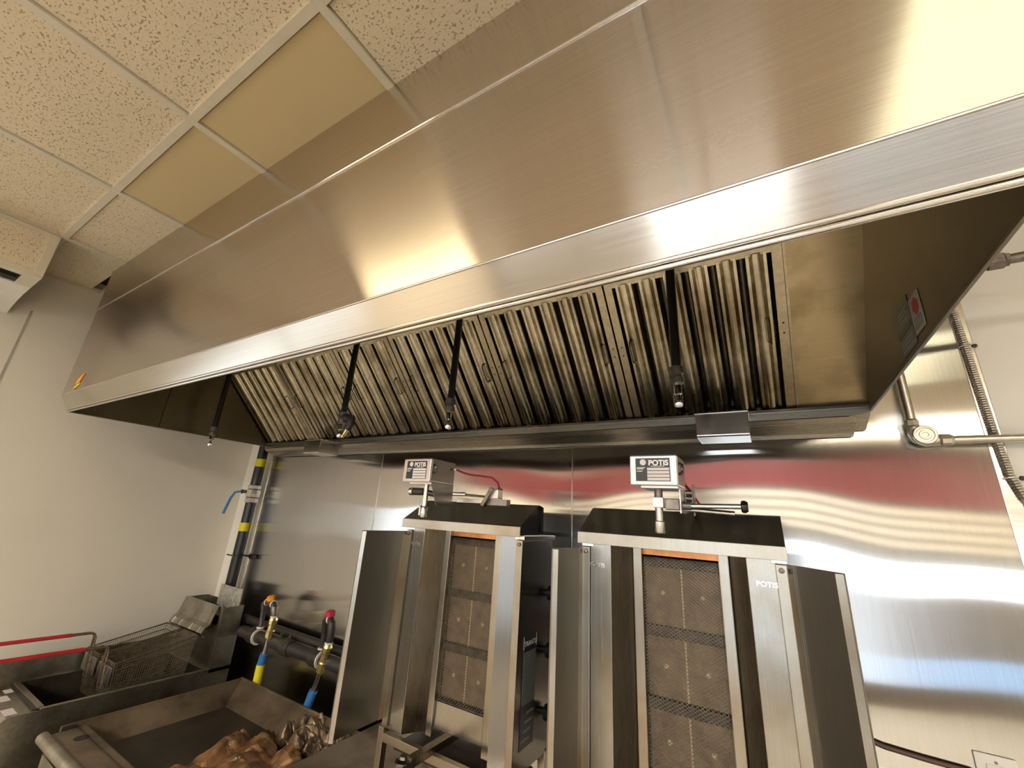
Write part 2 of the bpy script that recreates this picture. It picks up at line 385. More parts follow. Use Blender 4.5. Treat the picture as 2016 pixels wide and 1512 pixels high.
# boxed vent unit in the ceiling corner at the far left
v = thing('vent_unit', 'cream boxed vent with a black slot below the ceiling at far left', 'vent', (-2.86,-1.8,2.40))
VX = -2.585; VY = -1.305
MB().box(VX-.006,VX,-2.6,VY-.03,2.500,ZC-.02).build('face_tile', M_tile, v)
f = MB().box(VX-.01,VX+.004,VY-.03,VY,2.484,ZC-.002).box(VX-.01,VX+.004,-2.6,VY-.03,2.484,2.50).box(VX-.01,VX+.004,-2.6,VY-.03,ZC-.02,ZC-.002)
f.build('face_frame', M_tbar, v, bevel=.002)
MB().box(XW+.004,VX-.01,VY-.006,VY,2.50,ZC-.002).build('end_panel', M_wall, v)
MB().box(VX-.05,VX-.004,-2.6,VY-.0,2.478,2.486).build('bottom_rail', M_tbar, v)
MB().box(VX-.19,VX-.05,-2.6,VY-.05,2.505,2.52).build('slot', M_black, v)
MB().box(VX-.19,VX-.05,VY-.05,VY-.0,2.478,2.486).build('slot_end', M_tbar, v)
vp = [(VX-.19,2.482),(VX-.30,2.478),(VX-.40,2.470),(VX-.48,2.455),(XW+.004,2.43)]
MB().sheet(vp, -2.6, VY, .006, 'y').build('lower_cover', M_white, v, smooth=True)

# ------------------------------------------------------------------ stainless wall sheets
def wsheet(x0, x1, y, label):
    o = MB().box(x0,x1,y-.0015,y,.05,2.62).build('wall_sheet', M_sheet, bevel=.0005)
    MB().box(x0,x0+.0035,y-.004,y-.0015,.05,2.62).build('folded_edge', M_hem, o)
    return tag(o, label, 'wall panel', 'stainless sheets behind the cooking line')
wsheet(-2.845, -1.742, -.001, 'stainless wall sheet beside the black gas riser, leftmost of three')
wsheet(-1.775, -.630, -.0035, 'stainless wall sheet behind the left broiler, middle of three')
wsheet(-.672, .500, -.006, 'stainless wall sheet behind the right broiler, rightmost of three')
o = MB().box(.500,.532,-.009,-.001,.05,2.62).build('edge_strip', M_hem, bevel=.002)
tag(o, 'narrow steel edge strip closing the right wall sheet', 'trim strip')

# ------------------------------------------------------------------ hood
hood = thing('exhaust_hood', 'long brushed stainless kitchen exhaust hood with baffle filters under it', 'hood', (-1.25,-.55,HB))
MB().box(HX0,HX1+.03,HY,HY+.003,HLIP,HCR).build('front_panel', M_hood, hood)
MB().box(HX0,HX1+.03,HY-.002,HY+.003,HCR,ZC+.03).build('upper_panel', M_hood, hood)
MB().tube([(HX0,HY-.001,HCR),(HX1+.03,HY-.001,HCR)], .0028, 8).build('upper_seam', M_hem, hood, smooth=True)
MB().sheet([(HY+.001,HLIP),(-1.046,1.976)], HX0, HX1+.03, .003).build('front_lip', M_lip, hood)
MB().tube([(HX0,HY+.0005,HLIP),(HX1+.03,HY+.0005,HLIP)], .0025, 8).build('lip_fold', M_hem, hood, smooth=True)
hm = MB().tube([(HX0,-1.0455,1.9745),(HX1+.03,-1.0455,1.9745)], .0042, 10).tube([(HX0,-1.040,1.967),(HX1+.03,-1.040,1.967)], .0045, 10)
hm.build('bottom_hem', M_hem, hood, smooth=True)
prof = [(HY+.004,HLIP),(-1.040,HB+.004),(-.012,HB+.004),(-.012,ZC+.03),(HY+.004,ZC+.03)]
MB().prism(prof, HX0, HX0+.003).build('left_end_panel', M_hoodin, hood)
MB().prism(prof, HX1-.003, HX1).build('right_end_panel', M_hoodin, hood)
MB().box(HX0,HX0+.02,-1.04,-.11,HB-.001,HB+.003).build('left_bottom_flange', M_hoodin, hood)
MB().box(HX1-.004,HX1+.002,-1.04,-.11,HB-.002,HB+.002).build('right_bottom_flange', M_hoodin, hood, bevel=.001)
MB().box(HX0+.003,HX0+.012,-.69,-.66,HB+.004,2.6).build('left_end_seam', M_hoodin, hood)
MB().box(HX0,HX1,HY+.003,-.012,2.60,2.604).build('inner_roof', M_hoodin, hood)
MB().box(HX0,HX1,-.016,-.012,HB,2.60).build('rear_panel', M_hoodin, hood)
# filter plane: along s from the trough up and forward
FD = Vector((0,-.6875,.7262)); FN = Vector((0,-.7262,-.6875)); F0 = Vector((0,-.088,1.972))
def fpt(x, s, d=0): return F0 + FD*s + FN*d + Vector((x,0,0))
def slab(mb, x0, x1, s0, s1, d0, d1):
    vs = [fpt(x,s,d) for d in (d0,d1) for s in (s0,s1) for x in (x0,x1)]
    return mb.add(vs, [(0,1,3,2),(4,6,7,5),(0,4,5,1),(2,3,7,6),(0,2,6,4),(1,5,7,3)])
FS = .52
slab(MB(), .100, HX1-.003, -.005, .86, -.004, -.001).build('blank_panel', M_blank, hood)
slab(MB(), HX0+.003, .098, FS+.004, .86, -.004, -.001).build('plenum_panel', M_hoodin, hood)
slab(MB(), HX0+.003, .098, -.02, FS, -.075, -.072).build('filter_shade_plate', M_dark, hood)  # near-black sheet that paints in the shade behind the baffle gaps
slab(MB(), .094, .100, -.005, FS, -.07, .004).build('rack_side', M_frame, hood)
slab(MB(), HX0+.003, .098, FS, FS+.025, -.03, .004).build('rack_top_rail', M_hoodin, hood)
tr = [(-.118,1.952),(-.118,1.984),(-.114,1.984),(-.112,1.956),(-.06,1.948),(-.06,1.940),(-.075,1.936),(-.04,1.928),(-.016,1.924),(-.016,1.912),(-.05,1.918),(-.105,1.936)]
MB().prism(tr, HX0+.004, HX1-.035).build('grease_trough', M_trough, hood)
MB().prism([(-.118,1.955),(-.118,1.984),(-.016,1.984),(-.016,1.93)], HX1-.035, HX1-.003).build('trough_end', M_trough, hood)
MB().box(HX0+.01,HX1-.01,-.1195,-.1165,1.976,1.985).build('trough_edge', M_hem, hood)
# fine trough step lines
MB().box(HX0+.02,HX1-.05,-.1185,-.108,1.9505,1.953).build('trough_step', M_dark, hood)
# flame emblem on the left front corner
em = MB().prism([(-2.60,2.045),(-2.535,2.060),(-2.535,2.068),(-2.60,2.053)], HY-.0035, HY-.0005, 'y'); em.build('emblem_base', M_yellow, hood)
em = MB().prism([(-2.585,2.062),(-2.55,2.07),(-2.535,2.09),(-2.515,2.112),(-2.545,2.103),(-2.575,2.09),(-2.59,2.075)], HY-.0035, HY-.0005, 'y')
em.build('emblem_flame', M_orange, hood)
# notices on the inside of the right end
X = HX1-.0045
nb = MB().prism([(-.655,1.985),(-.60,1.985),(-.60,2.055),(-.655,2.055)], X, X+.001).build('notice', plain('dim_notice', (.40,.35,.31), .6), hood)
nb['label'] = 'white notice sticker with a red mark'
MB().prism([(-.645,2.02),(-.630,2.015),(-.615,2.028),(-.618,2.042),(-.632,2.048),(-.648,2.036)], X-.0008, X, ).build('mark', M_rubred, nb)
for k in range(4): MB().box(X-.0008,X,-.648,-.608,1.992+.0055*k,1.9945+.0055*k).build('print_line', M_grey, nb)
nb = MB().prism([(-.595,1.975),(-.50,1.975),(-.50,2.075),(-.595,2.075)], X, X+.001).build('notice', plain('grimy_notice', (.16,.155,.125), .5, var=.2, scale=40), hood)
for k in range(3): MB().box(X-.0008,X,-.588,-.508,1.982+.0075*k,1.9855+.0075*k).build('print_line', M_grey, nb)
MB().box(X-.0008,X,-.59,-.505,2.012,2.024).build('print_band', M_ink, nb)
for k in range(3): MB().box(X-.0008,X,-.585,-.53,2.034+.0095*k,2.038+.0095*k).build('print_line', M_grey, nb)

# ------------------------------------------------------------------ baffle filters
fx = [.096, -.392, -.884, -1.376, -1.752, -2.244, -2.745]
def baffle_prof(wd):
    h = wd/2
    return [(-h+.004,-.016),(-h,-.011),(-h,-.003),(-h+.003,.001),(-h*.62,.001),(-h*.52,-.004),(-h*.42,.001),(-h*.3,.0065),(-h*.15,.008),(0,.0085),(h*.15,.008),(h*.3,.0065),(h*.42,.001),(h*.52,-.004),(h*.62,.001),(h-.003,.001),(h,-.003),(h,-.011),(h-.004,-.016)]
def sweep(mb, prof, xc, s0, s1, t=.0012):
    n = len(prof); vs = [fpt(xc+u,s,d) for s in (s0,s1) for u, d in prof] + [fpt(xc+u*.97,s,d-t*1.5) for s in (s0,s1) for u, d in prof]
    fs = [(i,i+1,n+i+1,n+i) for i in range(n-1)] + [(2*n+i,3*n+i,3*n+i+1,2*n+i+1) for i in range(n-1)]
    fs += [(i,2*n+i,2*n+i+1,i+1) for i in range(n-1)] + [(n+i,n+i+1,3*n+i+1,3*n+i) for i in range(n-1)]
    return mb.add(vs, fs)
ORD = ['rightmost baffle filter beside the flat blank panel under the hood', 'baffle filter second from the blank panel, a black nozzle pipe just right of it',
       'baffle filter third from the blank panel, behind the third nozzle pipe', 'narrow baffle filter fourth from the blank panel',
       'baffle filter second from the left hood end, behind the nozzle with an elbow', 'leftmost baffle filter against the left hood end']
for i in range(6):
    b, a = fx[i], fx[i+1]; wdt = b-a
    t = thing('baffle_filter', ORD[i], 'filter', fpt((a+b)/2,0), 'baffle filters under the hood')
    for (u0,u1) in ((a+.003,a+.027),(b-.027,b-.003)):
        fr = slab(MB(), u0, u1, .0, FS-.002, -.045, .002); o = fr.build('side_rail', M_frame, t)
        uu = (u0+u1)/2
        for s in (.27,.30): MB().lathe([(0,.0028),(.002,.0024)], fpt(uu,s,.002), FN, 8).build('rivet', M_ink, o)
    slab(MB(), a+.027, b-.027, FS-.018, FS-.002, -.045, .0).build('end_rail', M_frame, t)
    slab(MB(), a+.027, b-.027, 0, .008, -.045, -.012).build('end_rail', M_frame, t)
    n = max(4, round((wdt-.054)/.0785)); pt = (wdt-.054)/n
    for k in range(n):
        xc = a+.027+pt*(k+.5); sweep(MB(), baffle_prof(pt-.017), xc, .006, FS-.012).build('baffle', M_baffle, t, smooth=True)
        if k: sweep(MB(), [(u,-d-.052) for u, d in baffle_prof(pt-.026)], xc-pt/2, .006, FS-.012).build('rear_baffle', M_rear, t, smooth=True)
    for u in (a+.048, b-.048):
        h = [fpt(u,.245,0), fpt(u,.246,.018), fpt(u,.252,.024), fpt(u,.313,.024), fpt(u,.319,.018), fpt(u,.320,0)]
        MB().tube(h, .0022, 6).build('handle', M_fryin, t, smooth=True)
        MB().tube([fpt(u+.012,.25,.006),fpt(u+.012,.315,.006)], .0018, 6).build('handle_clip', M_fryin, t)

# ------------------------------------------------------------------ grease cups
def cup(x0, x1, label):
    t = thing('grease_cup', label, 'grease cup', ((x0+x1)/2,-.12,1.893), 'grease cups hung from the trough')
    b = MB().prism([(-.20,1.965),(-.20,1.897),(-.197,1.893),(-.08,1.893),(-.08,1.925),(-.116,1.94),(-.122,1.95),(-.122,1.965)], x0, x1)
    b.build('body', M_hem, t, bevel=.002)
    MB().box(x0-.002,x1+.002,-.203,-.120,1.965,1.969).build('rim', M_hem, t, bevel=.001)
cup(-.178,-.034,'bright steel grease cup under the trough above the right broiler')
cup(-2.20,-2.06,'dull steel grease cup under the trough above the gas manifold')

# ------------------------------------------------------------------ fire-suppression drops
def drop(x, y, zt, label, elbow=False):
    t = thing('nozzle_drop', label, 'nozzle', (x,y,zt), 'fire nozzle drops under the hood')
    MB().tube([(x,y,zt+.105),(x,y,2.599)], .0125, 12).build('pipe', M_black, t, smooth=True)
    MB().lathe([(0,.010),(.004,.0165),(.018,.0165),(.022,.0125),(.026,.0125),(.029,.0175),(.046,.0175),(.050,.013)], (x,y,zt+.058), (0,0,1), 12).build('coupling', M_iron, t, smooth=True)
    nz = MB().lathe([(0,.0085),(.003,.0105),(.012,.0105),(.015,.007),(.030,.006),(.033,.010),(.054,.0105),(.058,.0085)], (x,y,zt), (0,0,1), 12).build('nozzle', M_chrome, t, smooth=True)
    for s in (-1,1): MB().tube([(x+s*.0105,y,zt+.006),(x+s*.0105,y,zt+.034)], .0016, 6).build('nozzle_arm', M_chrome, nz)
    if elbow:
        MB().tube([(x,y,zt+.085),(x+.036,y-.004,zt+.082),(x+.062,y-.006,zt+.074),(x+.066,y-.006,zt+.052),(x+.052,y-.006,zt+.030)], [.013,.014,.018,.018,.014], 10).build('branch_elbow', M_blackg, t, smooth=True)
        MB().tube([(x+.052,y-.006,zt+.030),(x+.028,y-.006,zt-.002)], [.008,.005], 8).build('branch_nozzle', M_brass, t, smooth=True)
drop(-2.59,-.5,1.894,'black nozzle pipe hanging at the left hood end, leftmost of four')
drop(-1.495,-.5,1.893,'black nozzle pipe with an extra elbow branch, second of four from left', True)
drop(-.922,-.5,1.898,'black nozzle pipe hanging above the left broiler, third of four from left')
drop(-.177,-.5,1.913,'thick black nozzle pipe hanging above the right broiler, rightmost of four')

# ------------------------------------------------------------------ vertical broilers
ZT = 1.597
def expanded(mb, x0, x1, z0, z1, y):
    """expanded-metal lattice of diamonds"""
    pw, ph = .0056, .0039; nx = int((x1-x0)/pw); nz = int((z1-z0)/ph)
    def seg(a, b):
        d = (b-a).normalized(); n = d.cross(Vector((0,1,0)))*.00062; q = Vector((0,.0005,0))
        mb.add([a+n-q,a-n-q,b-n-q,b+n-q,a+n+q,b+n+q,a-n+q,b-n+q],[(0,1,2,3),(0,3,5,4),(1,6,7,2)])
    for i in range(nx):
        for j in range(nz):
            cx = x0+pw*(i+.5); cz = z0+ph*(j+.5)
            if (i+j) % 2: seg(Vector((cx-pw/2,y,cz-ph/2)), Vector((cx+pw/2,y,cz+ph/2)))
            else: seg(Vector((cx-pw/2,y,cz+ph/2)), Vector((cx+pw/2,y,cz-ph/2)))
    return mb
mesh_cache = {}
def broiler(cx, label, left):
    t = thing('vertical_broiler', label, 'broiler', (cx,-.35,.87), 'pair of vertical broilers')
    X = lambda u: cx+u
    zb = .99
    # burner recess
    MB().box(X(-.10),X(.10),-.300,-.296,zb,1.575).build('burner_back', M_dark, t)
    bz = [(1.382,1.536),(1.225,1.361),(1.072,1.201)]
    for k, (z0, z1) in enumerate(bz):
        bp = MB().box(X(-.092),X(.092),-.330,-.300,z0,z1).build('burner_plate', M_burn, t, bevel=.002)
        MB().box(X(-.002),X(.002),-.3315,-.329,z0,z1).build('burner_seam', M_seam, bp)
        for s in (-1,1):
            MB().lathe([(0,.006),(.002,.005)], (X(s*.048),-.330,(z0+z1)/2), (0,-1,0), 10).build('burner_port', M_seam, bp)
    for z in (1.535,1.372,1.213):
        MB().box(X(-.093),X(.093),-.342,-.325,z-.013,z+.011).build('burner_bar', M_bar, t, bevel=.002)
    MB().box(X(-.093),X(.093),-.345,-.30,1.550,1.568).build('heat_strip', M_copperb, t)
    if 'm' not in mesh_cache:
        mesh_cache['m'] = expanded(MB(), -.091, .091, 1.068, 1.545, 0).mesh(); mesh_cache['m'].materials.append(M_mesh)
    o = link('burner_mesh', mesh_cache['m'], t, OFF[t.name]); o.location = Vector((cx,-.347,0))-OFF[t.name]; o['kind'] = 'stuff'
    MB().tube([(X(-.091),-.347,1.067),(X(.091),-.347,1.067)], .0035, 6).build('mesh_hem', M_bar, t)
    MB().prism([(-.348,1.062),(-.352,zb+.004),(-.30,zb+.004),(-.30,1.062)], X(-.092), X(.092)).build('lower_tray', M_machf, t)
    for s in (-1,1):
        a, b = sorted((X(s*.093),X(s*.116)))
        MB().box(a,b,-.360,-.300,zb-.02,1.575).build('burner_flange', M_machf, t, bevel=.002)
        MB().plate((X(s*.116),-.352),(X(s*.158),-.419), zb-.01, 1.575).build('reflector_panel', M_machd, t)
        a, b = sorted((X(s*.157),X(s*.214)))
        if left and s > 0: fp = MB().plate((a,-.424),(b+.004,-.404),zb-.01,1.572,.004).build('front_strip', M_side, t)  # darker steel here stands in for a dark reflection on this strip
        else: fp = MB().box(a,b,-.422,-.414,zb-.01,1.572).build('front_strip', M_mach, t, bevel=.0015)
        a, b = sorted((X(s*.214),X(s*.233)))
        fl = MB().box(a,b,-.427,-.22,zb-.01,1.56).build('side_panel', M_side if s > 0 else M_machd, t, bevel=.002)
        MB().box(a-.001,b+.001,-.430,-.427,zb-.01,1.56).build('side_edge', M_machf, fl, bevel=.001)
        MB().lathe([(0,.006),(.004,.005),(.005,.001)], (X(s*.2235),-.430,1.548), (0,-1,0), 10).build('bolt', M_iron, fl)
        if not (left and s > 0):
            text('lettering', 'POTIS', .0145, (X(.193 if s > 0 else -.194),-.4222,1.512), M_hem, fp, align='CENTER', extrude=.0012, sx=1.1, bold=.0002)
    # rear box and rims
    MB().box(X(-.214),X(.214),-.30,-.21,zb,1.56).build('rear_box', M_side, t)
    for s in (-1,1):
        a, b = sorted((X(s*.205),X(s*.2365))); MB().box(a,b,-.424,-.208,1.560,1.574).build('side_rim', M_hem, t, bevel=.002)
    # sloping cap with a bright front rim
    MB().sheet([(-.452,1.596),(-.345,1.661),(-.330,1.664)], X(-.236), X(.236), .003).build('cap_slope', M_slope, t)
    MB().box(X(-.2375),X(.2375),-.455,-.4515,1.569,ZT+.001).build('cap_rim', M_machf, t, bevel=.001)
    MB().sheet([(-.330,1.664),(-.303,1.659),(-.300,1.578)], X(-.236), X(.236), .003).build('cap_back', M_slope, t)
    MB().prism([(-.45,1.575),(-.45,1.594),(-.345,1.657),(-.305,1.654),(-.305,1.575)], X(-.225), X(.225)).build('cap_shade_fill', M_slope, t)  # black fill that paints in the shade inside the open cap
    # control side
    if left:
        sp = X(.2335)
        for z in (1.404,1.247,1.09):
            kx = MB().lathe([(0,.010),(.010,.010),(.012,.021),(.026,.021),(.029,.018),(.036,.016)], (sp,-.262,z), (1,0,0), 16).build('knob', M_knob, t, smooth=True)
            MB().box(sp+.034,sp+.046,-.266,-.258,z-.016,z+.016).build('grip', M_knob, kx, bevel=.003)
        lb = MB().box(sp,sp+.001,-.394,-.316,1.035,1.303).build('label_panel', M_ink, t)
        MB().box(sp+.001,sp+.0015,-.391,-.318,1.135,1.262).build('label_sheet', plain('grey_label_text', (.17,.18,.165), .6, var=.35, scale=220), lb)
        text('lettering', 'TRANTO', .0185, (sp+.0012,-.388,1.276), M_whiteink, lb, rot=(math.pi/2,0,math.pi/2), extrude=.0003)
        for k in range(4): MB().box(sp+.001,sp+.0014,-.386+.008*k,-.34+.006*k,1.05+.02*k,1.056+.02*k).build('print_line', M_grey, lb)
        for s in (-1,1): MB().tube([(sp+.0012,-.393 if s<0 else -.317,1.27),(sp+.0012,-.393 if s<0 else -.317,1.302)], .0006, 4).build('print_frame', M_whiteink, lb)
    # stand below
    for s in (-1,1):
        MB().box(X(s*.222-.011),X(s*.222+.011),-.442,-.420,.87,zb).build('leg', M_machf, t, bevel=.001)
        MB().box(X(s*.222-.011),X(s*.222+.011),-.235,-.213,.87,zb).build('leg', M_machf, t, bevel=.001)
    MB().box(X(-.211),X(.211),-.442,-.424,.955,.977).build('stand_front_bar', M_machf, t, bevel=.001)
    MB().box(X(-.211),X(.211),-.235,-.217,.955,.977).build('stand_rear_bar', M_machf, t, bevel=.001)
    MB().box(X(-.040),X(-.015),-.56,-.23,.975,.995).build('spit_arm', M_machd, t, bevel=.001)
    MB().lathe([(0,.022),(.004,.022),(.008,.012),(.014,.010)], (X(-.0275),-.545,.995), (0,0,1), 14).build('spit_socket', M_machd, t, smooth=True)
    MB().box(X(-.2),X(.2),-.40,-.24,.925,.94).build('drip_tray', M_fryin, t, bevel=.002)
    return t
def shield(t, p0, p1, z0, z1, cut):
    """hinged side wing: plate, pale free-edge hem and pale hinge edge"""
    d = Vector((p1[0]-p0[0],p1[1]-p0[1],0)); l = d.length; d.normalize(); s = 1 if p0[0] > OFF[t.name].x else -1
    pl = MB().plate(p0, p1, z0, z1, .0025).build('side_shield', M_shield, t)
    n = Vector((d.y,-d.x,0))*s*-1.0
    inner = Vector((-s,0,0)); h = Vector((p1[0],p1[1],0)) 
    q = h - d*.022
    off = Vector((-d.y,d.x,0)) if Vector((-d.y,d.x,0)).x*(-s) > 0 else Vector((d.y,-d.x,0))
    a = h + off*.012; b = h - d*.002
    MB().plate((b.x,b.y),(a.x-d.x*.008,a.y-d.y*.008), z0, z1-.002, .0025).build('shield_hem', M_machf, pl)
    MB().plate((p0[0]+off.x*.003,p0[1]+off.y*.003),(p0[0]+off.x*.003+d.x*.018,p0[1]+off.y*.003+d.y*.018), z0, z1, .003).build('shield_hinge_edge', M_machf, pl)
    return pl
bl_ = broiler(-.881, 'stainless vertical broiler with a black labelled control side, left of the pair', True)
br_ = broiler(-.2255, 'stainless vertical broiler with wings on both sides, right of the pair', False)
shield(bl_, (-1.118,-.430), (-1.117,-.625), 1.005, 1.556, 0)
shield(br_, (-.4625,-.428), (-.480,-.575), .99, 1.556, 0)
shield(br_, (.0125,-.428), (.094,-.552), .99, 1.562, 0)

def nameplate(par, x0, x1, y, z0, z1):
    """black maker's plate with white lettering on a motor housing"""
    W = x1-x0; H = z1-z0
    MB().box(x0+W*.12,x1-W*.12,y-.0012,y,z0+H*.11,z1-H*.09).build('nameplate_border', M_whiteink, par, bevel=.0004)
    a0, a1, c0, c1 = x0+W*.135, x1-W*.135, z0+H*.125, z1-H*.105
    MB().box(a0,a1,y-.0018,y-.001,c0,c1).build('nameplate', M_ink, par)
    w, h = a1-a0, c1-c0
    text('lettering', 'POTiS', h*.32, (a0+w*.38,y-.0019,c0+h*.69), M_whiteink, par, extrude=.0002, sx=1.02, bold=.0006)
    MB().lathe([(0,h*.135),(.0004,h*.135)], (a0+w*.22,y-.0018,c0+h*.82), (0,-1,0), 20).build('nameplate_globe', M_paper, par)
    for k in range(4): MB().box(a0+w*.34,a1-w*.02,y-.0022,y-.0018,c0+h*(.03+.145*k),c0+h*(.145+.145*k)).build('nameplate_field', M_paper, par)
    MB().box(a0+w*.45,a1-w*.15,y-.0021,y-.0018,c0+h*.635,c0+h*.655).build('print_line', M_whiteink, par)
    for z_, l in ((.57,.25),(.52,.2),(.42,.17)): MB().box(a0+w*.03,a0+w*(.03+l),y-.0021,y-.0018,c0+h*z_,c0+h*(z_+.03)).build('print_line', M_whiteink, par)
# right motor head
def motor(t, x0, x1, y0, y1, z0, z1):
    m = MB().box(x0,x1,y0,y1,z0,z1).build('motor_housing', M_motor, t, bevel=.0025)
    nameplate(m, x0, x1, y0, z0, z1)
    MB().box(x0+.002,x1-.002,y0+.004,y1-.002,z1,z1+.0015).build('lid', M_ink, m)
    MB().box(x1,x1+.0015,y0+.006,y1-.004,z0+.005,z1-.003).build('side_cover', M_shield, m)
    MB().tube([(x1+.002,y0+.012,z1-.018),(x1+.010,y0+.013,z1-.022),(x1+.010,y0+.013,z1-.040),(x1+.002,y0+.012,z1-.044)], .0035, 8).build('latch', M_knob, m, smooth=True)
    MB().lathe([(0,.004),(.002,.004)], (x1+.0015,y1-.022,z1-.022), (1,0,0), 10).build('screw', M_ink, m)
    for x in (x0+.03,x0+.041,x1-.025,x1-.016): MB().lathe([(0,.0032),(.005,.0028)], (x,(y0+y1)/2-.02,z0-.004), (0,0,1), 8).build('screw', M_ink, m)
    MB().box(x0+.022,x1-.002,y0+.012,y1,z0-.006,z0).build('mount_plate', M_motor, m, bevel=.001)
    return m
motor(br_, -.292, -.184, -.545, -.445, 1.715, 1.785)
sx, sy = -.237, -.50
MB().tube([(sx,sy,1.715),(sx,sy,1.688)], .0098, 12).build('drive_shaft', M_iron, br_, smooth=True)
MB().box(sx-.0125,sx+.0125,sy-.0125,sy+.0125,1.666,1.690).build('shaft_block', M_motor, br_, bevel=.0015)
MB().tube([(sx,sy,1.668),(sx,sy,1.634)], .0092, 12).build('drive_shaft', M_galv, br_, smooth=True)
MB().lathe([(0,.0105),(.003,.0125),(.026,.0125),(.028,.010)], (sx,sy,1.608), (0,0,1), 14).build('spit_sleeve', M_galv, br_, smooth=True)
MB().box(-.222,-.190,sy-.008,sy+.012,1.662,1.688).build('swing_yoke', M_iron, br_, bevel=.003)
MB().box(-.190,-.1865,-.50,-.43,1.655,1.722).build('bracket_plate', M_motor, br_, bevel=.001)
MB().tube([(-.196,-.475,1.674),(-.168,-.475,1.674)], .0095, 12).build('bar_collar', M_iron, br_, smooth=True)
MB().tube([(-.170,-.475,1.674),(-.062,-.475,1.6765)], .0058, 12).build('swing_bar', M_galv, br_, smooth=True)
MB().lathe([(0,.011),(.003,.0135),(.009,.0135),(.014,.010)], (-.064,-.475,1.6765), (1,0,0), 14).build('bar_knob', M_knob, br_, smooth=True)
MB().tube([(-.190,-.44,1.668),(-.08,-.44,1.662)], .0058, 10).build('lock_bar', M_galv, br_, smooth=True)
for k in range(3): MB().lathe([(0,.007),(.014,.007)], (-.186,-.425,1.708-.014*k), (1,0,0), 10).build('bracket_bolt', M_iron, br_)
MB().box(-.180,-.176,-.36,-.335,1.655,1.735).build('rear_bracket', M_iron, br_)
MB().tube([(-.195,-.445,1.760),(-.200,-.40,1.75),(-.198,-.35,1.735),(-.182,-.33,1.708),(-.168,-.325,1.685),(-.160,-.32,1.655)], .0033, 8).build('motor_cable', M_redcable, br_, smooth=True)
# left motor head, swung to the left
motor(bl_, -1.010, -.895, -.590, -.470, 1.711, 1.783)
sx, sy = -.9385, -.55
MB().tube([(sx,sy,1.711),(sx,sy,1.640)], .0085, 12).build('drive_shaft', M_chrome, bl_, smooth=True)
MB().lathe([(0,.0095),(.003,.0115),(.030,.0115),(.034,.009)], (sx,sy,1.606), (0,0,1), 14).build('spit_sleeve', M_galv, bl_, smooth=True)
MB().box(sx-.018,sx-.012,sy-.004,sy+.006,1.612,1.638).build('sleeve_pin', M_galv, bl_)
MB().prism([(-.578,1.711),(-.470,1.711),(-.470,1.645),(-.545,1.645)], -.8985, -.8955).build('bracket_plate', M_shield, bl_)
MB().lathe([(0,.0115),(.045,.0115)], (-.992,-.55,1.684), (1,0,0), 12).build('lock_handle', M_blackg, bl_, smooth=True)
MB().lathe([(0,.012),(.012,.0125),(.015,.011)], (-1.006,-.55,1.684), (1,0,0), 12).build('handle_cap', M_motor, bl_, smooth=True)
MB().tube([(-.950,-.55,1.684),(-.900,-.53,1.675)], .009, 10).build('lock_arm', M_black, bl_)
MB().tube([(-.915,-.47,1.684),(-.858,-.45,1.686)], .0062, 12).build('swing_bar', M_galv, bl_, smooth=True)
MB().tube([(-.860,-.45,1.684),(-.765,-.43,1.680)], .004, 8).build('swing_bar', M_iron, bl_, smooth=True)
MB().box(-.90,-.765,-.44,-.425,1.660,1.673).build('swing_rail', M_motor, bl_, bevel=.001)
MB().prism([(-.790,1.655),(-.778,1.650),(-.745,1.704),(-.755,1.710)], -.462, -.440, 'y').build('clamp_lever', M_iron, bl_, bevel=.002)
MB().box(-.768,-.732,-.45,-.42,1.676,1.704).build('clamp_block', M_motor, bl_, bevel=.002)
MB().box(-.766,-.734,-.452,-.418,1.704,1.709).build('clamp_cap', M_iron, bl_, bevel=.001)
MB().box(-.775,-.702,-.445,-.42,1.655,1.674).build('clamp_base', M_shield, bl_, bevel=.001)
MB().lathe([(0,.004),(.008,.003)], (-.893,-.475,1.762), (1,0,0), 8).build('cable_gland', M_white, bl_)
MB().tube([(-.886,-.475,1.762),(-.862,-.465,1.753),(-.835,-.455,1.747),(-.80,-.445,1.745),(-.765,-.44,1.740),(-.745,-.435,1.725),(-.738,-.435,1.708)], .0034, 8).build('motor_cable', M_redcable, bl_, smooth=True)

# ------------------------------------------------------------------ equipment table
tb = thing('work_table', 'low steel work table under the two broilers', 'table', (-.5,-.45,ZF))
MB().box(-1.34,.36,-.72,-.12,.845,.87).build('tabletop', M_table, tb, bevel=.003)
for x in (-1.31,.33):
    for y in (-.69,-.15): MB().tube([(x,y,ZF),(x,y,.845)], .02, 10).build('leg', M_galv, tb, smooth=True)
MB().box(-1.30,.32,-.68,-.16,.15,.17).build('undershelf', M_table, tb)

# ------------------------------------------------------------------ gas riser in the corner
gx, gy = -2.868, -.06
g = thing('gas_riser', 'upright black gas pipe with yellow bands in the left corner', 'gas pipe', (gx,gy,ZF))
MB().tube([(gx,gy,ZF),(gx,gy,1.615)], .030, 16).build('pipe', M_black, g, smooth=True)
MB().tube([(gx,gy,1.725),(gx,gy,2.66)], .030, 16).build('pipe', M_black, g, smooth=True)
for z0, z1 in ((1.842,1.892),(1.442,1.492)): MB().tube([(gx,gy,z0),(gx,gy,z1)], .0312, 16).build('yellow_band', M_yellow, g, smooth=True)
vb = MB().lathe([(0,.034),(.004,.039),(.028,.039),(.032,.034),(.036,.040),(.058,.042),(.080,.040),(.084,.034),(.088,.039),(.108,.039),(.112,.034)], (gx,gy,1.613), (0,0,1), 8).build('ball_valve', plain('nickel_valve', (.42,.38,.35), .35, .9, var=.15, scale=40), g)
